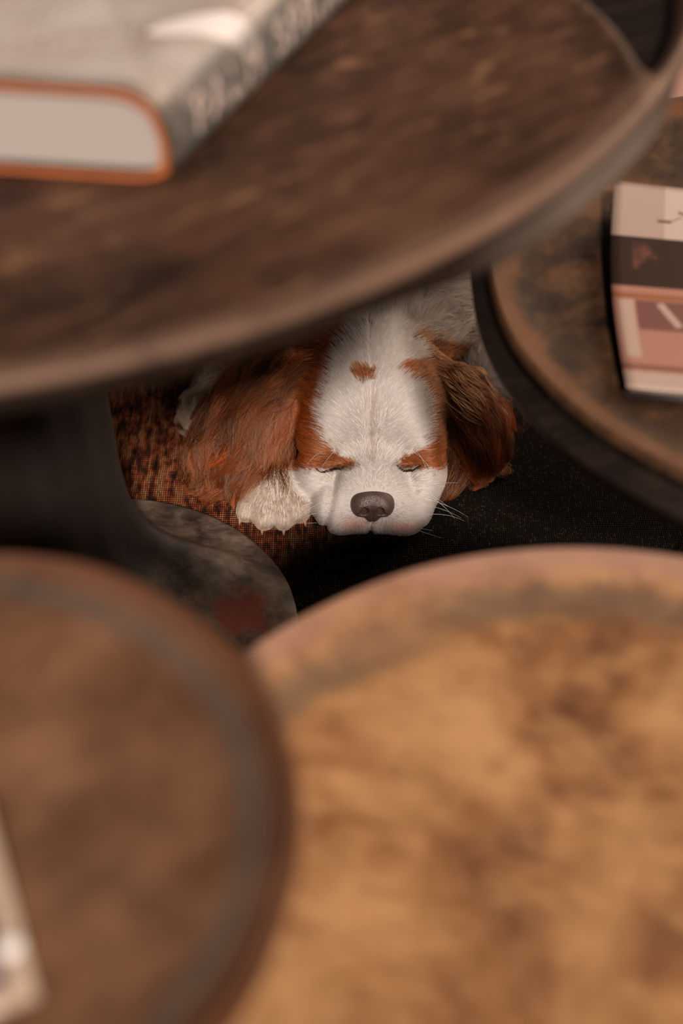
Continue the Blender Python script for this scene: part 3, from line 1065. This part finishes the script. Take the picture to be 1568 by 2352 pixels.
wp, wr, wc = [], [], []
for sgn in (-1, 1):
    for i in range(9):
        root = project([[HX + sgn * rng.uniform(0.022, 0.038), rng.uniform(0.730, 0.752), rng.uniform(0.010, 0.026)]])[0]
        L = rng.uniform(0.016, 0.034)
        d = np.array([sgn * 1.0, rng.uniform(-0.55, 0.25), rng.uniform(-0.25, 0.2)]); d /= np.linalg.norm(d)
        q = np.linspace(0, 1, 10)[:, None]
        p = root + d * L * q + np.array([0, -0.1 * sgn * 0, -0.012]) * q ** 2 * rng.uniform(0.3, 1.1)
        p[:, 2] = np.maximum(p[:, 2], 0.0015)
        wp.append(p)
for i in range(2):   # a few over the eyes
    for sgn in (-1, 1):
        root = project([[HX + sgn * rng.uniform(0.024, 0.036), 0.762, 0.052]])[0]
        d = np.array([sgn * rng.uniform(0.5, 1.0), -0.9, rng.uniform(0.1, 0.6)]); d /= np.linalg.norm(d)
        q = np.linspace(0, 1, 10)[:, None]
        wp.append(root + d * rng.uniform(0.009, 0.02) * q + np.array([0, 0, -0.008]) * q ** 2)
wp = np.array(wp)
wrad = np.broadcast_to(np.linspace(0.00018, 0.00005, 10), wp.shape[:2])
hair_obj('whiskers', wp, wrad, np.full(wp.shape, 0.75), m_hair, dog)


# ------------------------------------------------------------------ the book on the high table
def book():
    zt = Z1 - 0.0088
    P0 = np.array([-0.0640, 0.4475])                     # near corner at the spine
    e1 = np.array([0.425, 0.905]); e1 /= np.linalg.norm(e1)   # along the spine, away
    e2 = np.array([-0.993, 0.115]); e2 /= np.linalg.norm(e2)  # along the near edge, to the left
    H = 0.036; Wd = 0.165; L = 0.235; tc = 0.0028
    root = empty('hardcover_book', (P0[0], P0[1], zt))
    tag(root, 'thick hardcover book with palm fronds on its pale jacket and orange board edges', 'book')

    def W(a, b, z): return (P0[0] + e2[0] * a + e1[0] * b, P0[1] + e2[1] * a + e1[1] * b, zt + z)
    # cross-section of the case, in (a, z): outer line from the bottom fore edge round the spine to the top
    def section(off):
        pts = [(Wd, off)]
        for q in np.linspace(0, 1, 6): pts.append((Wd * (1 - q) * 0.98 + 0.012, off))
        for q in np.linspace(0, 1, 5)[1:]: pts.append((0.012 - 0.009 * q, off + 0.0012 * q * q))
        for q in np.linspace(0, 1, 16)[1:]:
            z = 0.0012 + off + (H - 0.0024 - 2 * off) * q
            bulge = 0.0030 * math.sin(q * math.pi) + 0.0045 * (1 - q) - 0.0045 * max(0, (q - 0.82) / 0.18) ** 2
            pts.append((0.003 - bulge + off + 0.0, z))
        a_end = pts[-1][0]
        for q in np.linspace(0, 1, 6)[1:]: pts.append((a_end + 0.010 * q, H - off - 0.0012 * (1 - q) ** 2))
        for q in np.linspace(0, 1, 8)[1:]: pts.append((a_end + 0.010 + (Wd - a_end - 0.010) * q, H - off))
        return pts
    so, si = section(0.0), section(tc)
    n = len(so)
    V = []; F = []
    bs = np.linspace(0, L, 24)
    for b in bs:
        V += [W(a, b, z) for a, z in so] + [W(a, b, z) for a, z in si]
    m = 2 * n
    for i in range(len(bs) - 1):
        for j in range(n - 1):
            F.append((i * m + j, i * m + j + 1, (i + 1) * m + j + 1, (i + 1) * m + j))
            F.append((i * m + n + j, (i + 1) * m + n + j, (i + 1) * m + n + j + 1, i * m + n + j + 1))
        for j in (0, n - 1):
            F.append((i * m + j, (i + 1) * m + j, (i + 1) * m + n + j, i * m + n + j))
    ends = len(F)
    for i in (0, len(bs) - 1):
        for j in range(n - 1):
            F.append((i * m + j, i * m + j + 1, i * m + n + j + 1, i * m + n + j))
    # jacket material: palm fronds over a pale ground; orange board on the cut ends
    t = NT('palm_frond_jacket')
    tc_ = t.n('ShaderNodeAttribute', attribute_name='jacket')
    sep = t.n('ShaderNodeSeparateXYZ'); t.link(tc_.outputs['Vector'], sep.inputs[0])
    uu, vv = sep.outputs[0], sep.outputs[1]

    def frond(cx, cy, ang, seed, nleaf, wid):
        """leaflets fanning from a midrib that starts at (cx,cy)"""
        ca, sa = math.cos(ang), math.sin(ang)
        dx = t.math('SUBTRACT', uu, cx); dy = t.math('SUBTRACT', vv, cy)
        al = t.math('ADD', t.math('MULTIPLY', dx, ca), t.math('MULTIPLY', dy, sa))
        ac = t.math('ADD', t.math('MULTIPLY', dx, -sa), t.math('MULTIPLY', dy, ca))
        aa = t.math('ABSOLUTE', ac)
        ph = t.math('SUBTRACT', t.math('MULTIPLY', al, nleaf), t.math('MULTIPLY', aa, nleaf * 1.1))
        s = t.math('ADD', t.math('MULTIPLY', t.math('SINE', ph), 0.5), 0.5)
        rib = t.math('LESS_THAN', aa, 0.0011)
        env = t.math('LESS_THAN', aa, wid)
        return s, env, rib
    nz = t.noise(tc_.outputs['Vector'], 40, 4)
    base = t.ramp(t.noise(tc_.outputs['Vector'], 26, 3), [(0.35, (0.28, 0.21, 0.155)), (0.5, (0.36, 0.29, 0.25)), (0.65, (0.46, 0.39, 0.37))])
    colr = base
    for (cx, cy, ang, nl, wd, light, dark) in ((0.085, -0.01, 1.9, 1000, 0.052, (0.62, 0.55, 0.50), (0.20, 0.17, 0.145)),
                                              (0.055, 0.05, 2.7, 900, 0.045, (0.66, 0.60, 0.58), (0.24, 0.20, 0.18)),
                                              (0.030, 0.06, 0.9, 1100, 0.040, (0.52, 0.44, 0.40), (0.085, 0.085, 0.080))):
        s, env, rib = frond(cx, cy, ang, 0, nl, wd)
        lf = t.mixc(t.ramp(s, [(0.25, (0, 0, 0)), (0.7, (1, 1, 1))]), dark, light)
        lf = t.mixc(nz, lf, base)
        colr = t.mixc(t.math('MULTIPLY', env, 0.75), colr, lf)
        colr = t.mixc(rib, colr, (0.30, 0.23, 0.19))
    # big pale leaf with a round end lying across, green-black shade of leaves by the spine
    lx = t.math('SUBTRACT', uu, 0.040); ly = t.math('SUBTRACT', vv, 0.057)
    ang = -0.65
    la = t.math('ADD', t.math('MULTIPLY', lx, math.cos(ang)), t.math('MULTIPLY', ly, math.sin(ang)))
    lb = t.math('ADD', t.math('MULTIPLY', lx, -math.sin(ang)), t.math('MULTIPLY', ly, math.cos(ang)))
    ee = t.math('ADD', t.math('POWER', t.math('MULTIPLY', t.math('ABSOLUTE', la), 1 / 0.023), 2.0), t.math('POWER', t.math('MULTIPLY', t.math('ABSOLUTE', lb), 1 / 0.0085), 2.0))
    colr = t.mixc(t.math('LESS_THAN', ee, 1.25), colr, (0.20, 0.15, 0.125))
    colr = t.mixc(t.math('LESS_THAN', ee, 1.0), colr, (0.68, 0.60, 0.58))
    # the spine panel: grey brown with deep green shade between the leaves
    sm_ = t.n('ShaderNodeMapRange', interpolation_type='SMOOTHSTEP'); sm_.inputs['From Min'].default_value = 0.040; sm_.inputs['From Max'].default_value = 0.022
    t.link(t.math('ADD', uu, t.math('MULTIPLY', t.math('SUBTRACT', nz, 0.5), 0.03)), sm_.inputs['Value'])
    dk = t.ramp(t.noise(tc_.outputs['Vector'], 42, 3), [(0.40, (0.13, 0.115, 0.108)), (0.52, (0.050, 0.056, 0.050)), (0.62, (0.17, 0.135, 0.118))])
    colr = t.mixc(t.math('MULTIPLY', sm_.outputs[0], 0.88), colr, dk)
    t.base(colr); t.rough(0.38)
    m_j = t.m
    m_o = plain('orange_board', (0.50, 0.13, 0.03), 0.6)
    o = mesh('cover', V, F, m_j, root)
    o.data.materials.append(m_o)
    for p in o.data.polygons:
        if p.index >= ends: p.material_index = 1
    # jacket coordinates: (distance round the case from the bottom of the spine, distance along)
    acc = [0.0]
    for j in range(1, n): acc.append(acc[-1] + math.hypot(so[j][0] - so[j - 1][0], so[j][1] - so[j - 1][1]))
    j0 = 10
    at = o.data.attributes.new('jacket', 'FLOAT_VECTOR', 'POINT')
    vals = []
    for b in bs:
        for _ in range(2):
            for j in range(n): vals += [acc[j] - acc[j0], b, 0.0]
    at.data.foreach_set('vector', vals)
    # pages
    Vp = []; Fp = []
    sp = [(a + 0.0006, min(max(z, tc + 0.0002), H - tc - 0.0002)) for a, z in si]
    sp = [(min(a, Wd - 0.004), z) for a, z in sp]
    for b in (0.0035, L - 0.0035): Vp += [W(a, b, z) for a, z in sp]
    for j in range(n - 1): Fp.append((j, j + 1, n + j + 1, n + j))
    Fp.append((n - 1, 0, n, 2 * n - 1))
    Fp.append(tuple(range(n))[::-1]); Fp.append(tuple(range(n, 2 * n)))
    t = NT('book_pages')
    v_ = t.coords(scale=(1, 1, 260))
    nn = t.noise(v_, 3, 3)
    t.base(t.mixc(nn, (0.42, 0.36, 0.325), (0.50, 0.44, 0.40))); t.rough(0.8); t.bump(nn, 0.2, 0.0005)
    mesh('pages', Vp, Fp, t.m, root, smooth=False)
    # spine lettering
    cu = bpy.data.curves.new('spine_title', 'FONT')
    cu.body = 'PALM SPRINGS'; cu.size = 0.021; cu.extrude = 0.00012; cu.space_character = 1.35
    to = bpy.data.objects.new('tmp', cu); C.objects.link(to)
    dg = bpy.context.evaluated_depsgraph_get()
    me = bpy.data.meshes.new_from_object(to.evaluated_get(dg))
    bpy.data.objects.remove(to)
    vs = np.array([v.co[:] for v in me.vertices]); fs = [tuple(p.vertices) for p in me.polygons]
    bpy.data.meshes.remove(me)
    za = np.array([z for a, z in so[j0:j0 + 16]]); aa = np.array([a for a, z in so[j0:j0 + 16]])
    out = []
    for x, y, z in vs:
        zz = 0.0085 + y
        a = np.interp(zz, za, aa) - 0.0004 - z
        out.append(W(a, 0.020 + x * 0.85, zz))
    mesh('spine_title', out, fs, plain('title_ink', (0.50, 0.38, 0.33), 0.5), root, smooth=False)['label'] = 'pale pinkish letters along the spine'


book()


# ------------------------------------------------------------------ magazine on the right table
def sheet(name, root, fn, nu, nv_, mat, thick=0.0003):
    us = np.linspace(0, 1, nu); vs = np.linspace(0, 1, nv_)
    V = []; F = []
    for k in (0, 1):
        for a in us:
            for b in vs:
                p = fn(a, b); V.append((p[0], p[1], p[2] - k * thick))
    N = nu * nv_
    for i in range(nu - 1):
        for j in range(nv_ - 1):
            q = (i * nv_ + j, (i + 1) * nv_ + j, (i + 1) * nv_ + j + 1, i * nv_ + j + 1)
            F.append(q); F.append(tuple(x + N for x in q[::-1]))
    per = [i * nv_ for i in range(nu)] + [(nu - 1) * nv_ + j for j in range(1, nv_)] + [i * nv_ + nv_ - 1 for i in range(nu - 2, -1, -1)] + [j for j in range(nv_ - 2, 0, -1)]
    for a, b in zip(per, per[1:] + per[:1]): F.append((a, a + N, b + N, b))
    return mesh(name, V, F, mat, root)


def magazine():
    zt = Z2 - 0.0088
    A = np.array([0.1615, 0.7340])      # far left corner
    B = np.array([0.1450, 0.5560])      # near left corner
    ex = np.array([0.985, -0.13]); ex /= np.linalg.norm(ex)
    Wd = 0.14
    root = empty('magazine', (float(B[0]), float(B[1]), zt))
    tag(root, 'magazine with a cream header and photographs on its cover, on the right table', 'magazine')

    def zc(a, b):   # a across, b from near (0) to far (1); the far left corner curls up
        return 0.0065 + 0.024 * max(0, b - 0.35) ** 2 * (1 - 0.75 * a)

    def fc(a, b):
        p = B + (A - B) * b + ex * Wd * a + np.array([0.004, 0]) * math.sin(b * math.pi) * -1
        return (p[0], p[1], zt + zc(a, b) + 0.0008)
    t = NT('magazine_cover_print')
    at = t.n('ShaderNodeAttribute', attribute_name='print'); sep = t.n('ShaderNodeSeparateXYZ'); t.link(at.outputs['Vector'], sep.inputs[0])
    U, Vv = sep.outputs[0], sep.outputs[1]

    def box(x0, x1, y0, y1):
        return t.math('MULTIPLY', t.math('MULTIPLY', t.math('GREATER_THAN', U, x0), t.math('LESS_THAN', U, x1)),
                      t.math('MULTIPLY', t.math('GREATER_THAN', Vv, y0), t.math('LESS_THAN', Vv, y1)))

    def seg(x0, y0, x1, y1, w):
        """thin stroke"""
        L = math.hypot(x1 - x0, y1 - y0); cx, sx = (x1 - x0) / L, (y1 - y0) / L
        dx = t.math('SUBTRACT', U, x0); dy = t.math('SUBTRACT', Vv, y0)
        al = t.math('ADD', t.math('MULTIPLY', dx, cx), t.math('MULTIPLY', dy, sx))
        ac = t.math('ABSOLUTE', t.math('ADD', t.math('MULTIPLY', dx, -sx), t.math('MULTIPLY', dy, cx)))
        return t.math('MULTIPLY', t.math('LESS_THAN', ac, w), t.math('MULTIPLY', t.math('GREATER_THAN', al, 0), t.math('LESS_THAN', al, L)))
    c = t.mixc(t.noise(at.outputs['Vector'], 30, 3), (0.46, 0.22, 0.16), (0.50, 0.28, 0.20))
    c = t.mixc(t.math('GREATER_THAN', Vv, 0.132), c, (0.62, 0.52, 0.44))                 # header
    c = t.mixc(box(0, 0.030, 0.132, 1), c, (0.50, 0.39, 0.32))
    c = t.mixc(box(0, 1, 0.088, 0.132), c, (0.045, 0.026, 0.019))                         # dark photograph
    c = t.mixc(t.math('MULTIPLY', box(0.012, 0.026, 0.104, 0.128), t.ramp(t.noise(at.outputs['Vector'], 60, 2), [(0.4, (0, 0, 0)), (0.55, (1, 1, 1))])), c, (0.17, 0.07, 0.05))
    c = t.mixc(box(0.0475, 1, 0.088, 0.130), c, (0.30, 0.14, 0.10))
    c = t.mixc(box(0, 1, 0.077, 0.082), c, (0.36, 0.15, 0.07))
    c = t.mixc(box(0.012, 1, 0.050, 0.076), c, (0.22, 0.10, 0.085))
    c = t.mixc(box(0.003, 0.011, 0.026, 0.076), c, (0.56, 0.42, 0.33))
    c = t.mixc(seg(0.025, 0.074, 0.034, 0.054, 0.0022), c, (0.56, 0.42, 0.34))
    c = t.mixc(box(0, 1, 0.016, 0.020), c, (0.26, 0.12, 0.09))
    c = t.mixc(box(0, 1, -1, 0.014), c, (0.56, 0.44, 0.35))
    for s in ((0.026, 0.1475, 0.034, 0.1475, 0.0013), (0.038, 0.1570, 0.047, 0.1520, 0.0010), (0.045, 0.1520, 0.046, 0.1445, 0.0012),
              (0.034, 0.1480, 0.040, 0.1530, 0.0004), (0.053, 0.1550, 0.0545, 0.1530, 0.0014), (0.058, 0.150, 0.064, 0.156, 0.0008)):
        c = t.mixc(seg(*s), c, (0.22, 0.11, 0.08))
    c = t.mixc(1.0, c, (0.66, 0.60, 0.60), 'MULTIPLY')
    t.base(c); t.rough(0.35)
    nu, nv_ = 24, 40
    o = sheet('cover', root, fc, nu, nv_, t.m)
    at_ = o.data.attributes.new('print', 'FLOAT_VECTOR', 'POINT')
    Lb = float(np.linalg.norm(A - B)); vals = []
    for k in (0, 1):
        for a in np.linspace(0, 1, nu):
            for b in np.linspace(0, 1, nv_): vals += [a * Wd, b * Lb, 0.0]
    at_.data.foreach_set('vector', vals)

    def fp(a, b):
        p = B + (A - B) * b + ex * (Wd * a * 0.99 + 0.001)
        return (p[0], p[1], zt + zc(a, b) * 0.55)
    sheet('pages', root, lambda a, b: (*(B + (A - B) * (0.02 + 0.96 * b) + ex * (0.0025 + Wd * 0.97 * a)), zt + zc(a, b) * 0.9), 10, 14,
          plain('magazine_pages', (0.44, 0.34, 0.27), 0.7), thick=0.0045)
    sheet('back_cover', root, lambda a, b: (*(B + (A - B) * b + ex * Wd * a), zt + 0.0012), 4, 4,
          plain('magazine_back', (0.02, 0.012, 0.01), 0.5), thick=0.0006)


magazine()


# ------------------------------------------------------------------ printed card on the near left table
def card():
    zt = Z4 - 0.0075
    K = np.array([-0.0756, 0.1650])     # near right corner
    Q = np.array([-0.0928, 0.2087])     # a point up the right edge
    e1 = Q - K; e1 /= np.linalg.norm(e1)
    e2 = np.array([-e1[1], e1[0]])
    if e2[0] > 0: e2 = -e2
    root = empty('picture_card', (float(K[0]), float(K[1]), zt))
    tag(root, 'cream bordered picture card lying on the near left table', 'card')
    Wd, L = 0.11, 0.15
    # the far end stays on the table
    L = 0.075
    t = NT('picture_card_print')
    at = t.n('ShaderNodeAttribute', attribute_name='print'); sep = t.n('ShaderNodeSeparateXYZ'); t.link(at.outputs['Vector'], sep.inputs[0])
    U, Vv = sep.outputs[0], sep.outputs[1]
    g = lambda x0, y0, y1: t.math('MULTIPLY', t.math('GREATER_THAN', U, x0), t.math('MULTIPLY', t.math('GREATER_THAN', Vv, y0), t.math('LESS_THAN', Vv, y1)))
    c = t.mixc(0.0, (0.42, 0.30, 0.22), (0, 0, 0))
    c = t.mixc(g(0.0052, 0.0050, 0.067), c, (0.26, 0.20, 0.19))
    c = t.mixc(g(0.0060, 0.0065, 0.0095), c, (0.07, 0.05, 0.05))
    c = t.mixc(g(0.0052, 0.0185, 0.030), c, (0.05, 0.04, 0.045))
    t.base(c); t.rough(0.3)
    nu, nv_ = 12, 14
    o = sheet('card_sheet', root, lambda a, b: (*(K + e1 * L * b + e2 * Wd * a), zt + 0.0012), nu, nv_, t.m, thick=0.0012)
    vals = []
    for k in (0, 1):
        for a in np.linspace(0, 1, nu):
            for b in np.linspace(0, 1, nv_): vals += [a * Wd, b * L, 0.0]
    o.data.attributes.new('print', 'FLOAT_VECTOR', 'POINT').data.foreach_set('vector', vals)
    # small white disc near the edge, added to paint in a glint
    c0 = K + e1 * 0.0159 + e2 * 0.0034
    V = []; F = []
    prof = [(0.0030, 0.0), (0.0030, 0.0006), (0.0024, 0.0012), (0.0012, 0.0015)]
    for r, h in prof:
        for j in range(20):
            a = 2 * math.pi * j / 20
            V.append((c0[0] + r * math.cos(a), c0[1] + r * math.sin(a), zt + 0.0012 + h))
    for i in range(3):
        for j in range(20):
            k = (j + 1) % 20
            F.append((i * 20 + j, i * 20 + k, (i + 1) * 20 + k, (i + 1) * 20 + j))
    F.append(tuple(60 + j for j in range(20)))
    mesh('glint_disc', V, F, plain('glint_white', (0.85, 0.82, 0.80), 0.2), root)['label'] = 'small white disc standing in for a glint'


card()
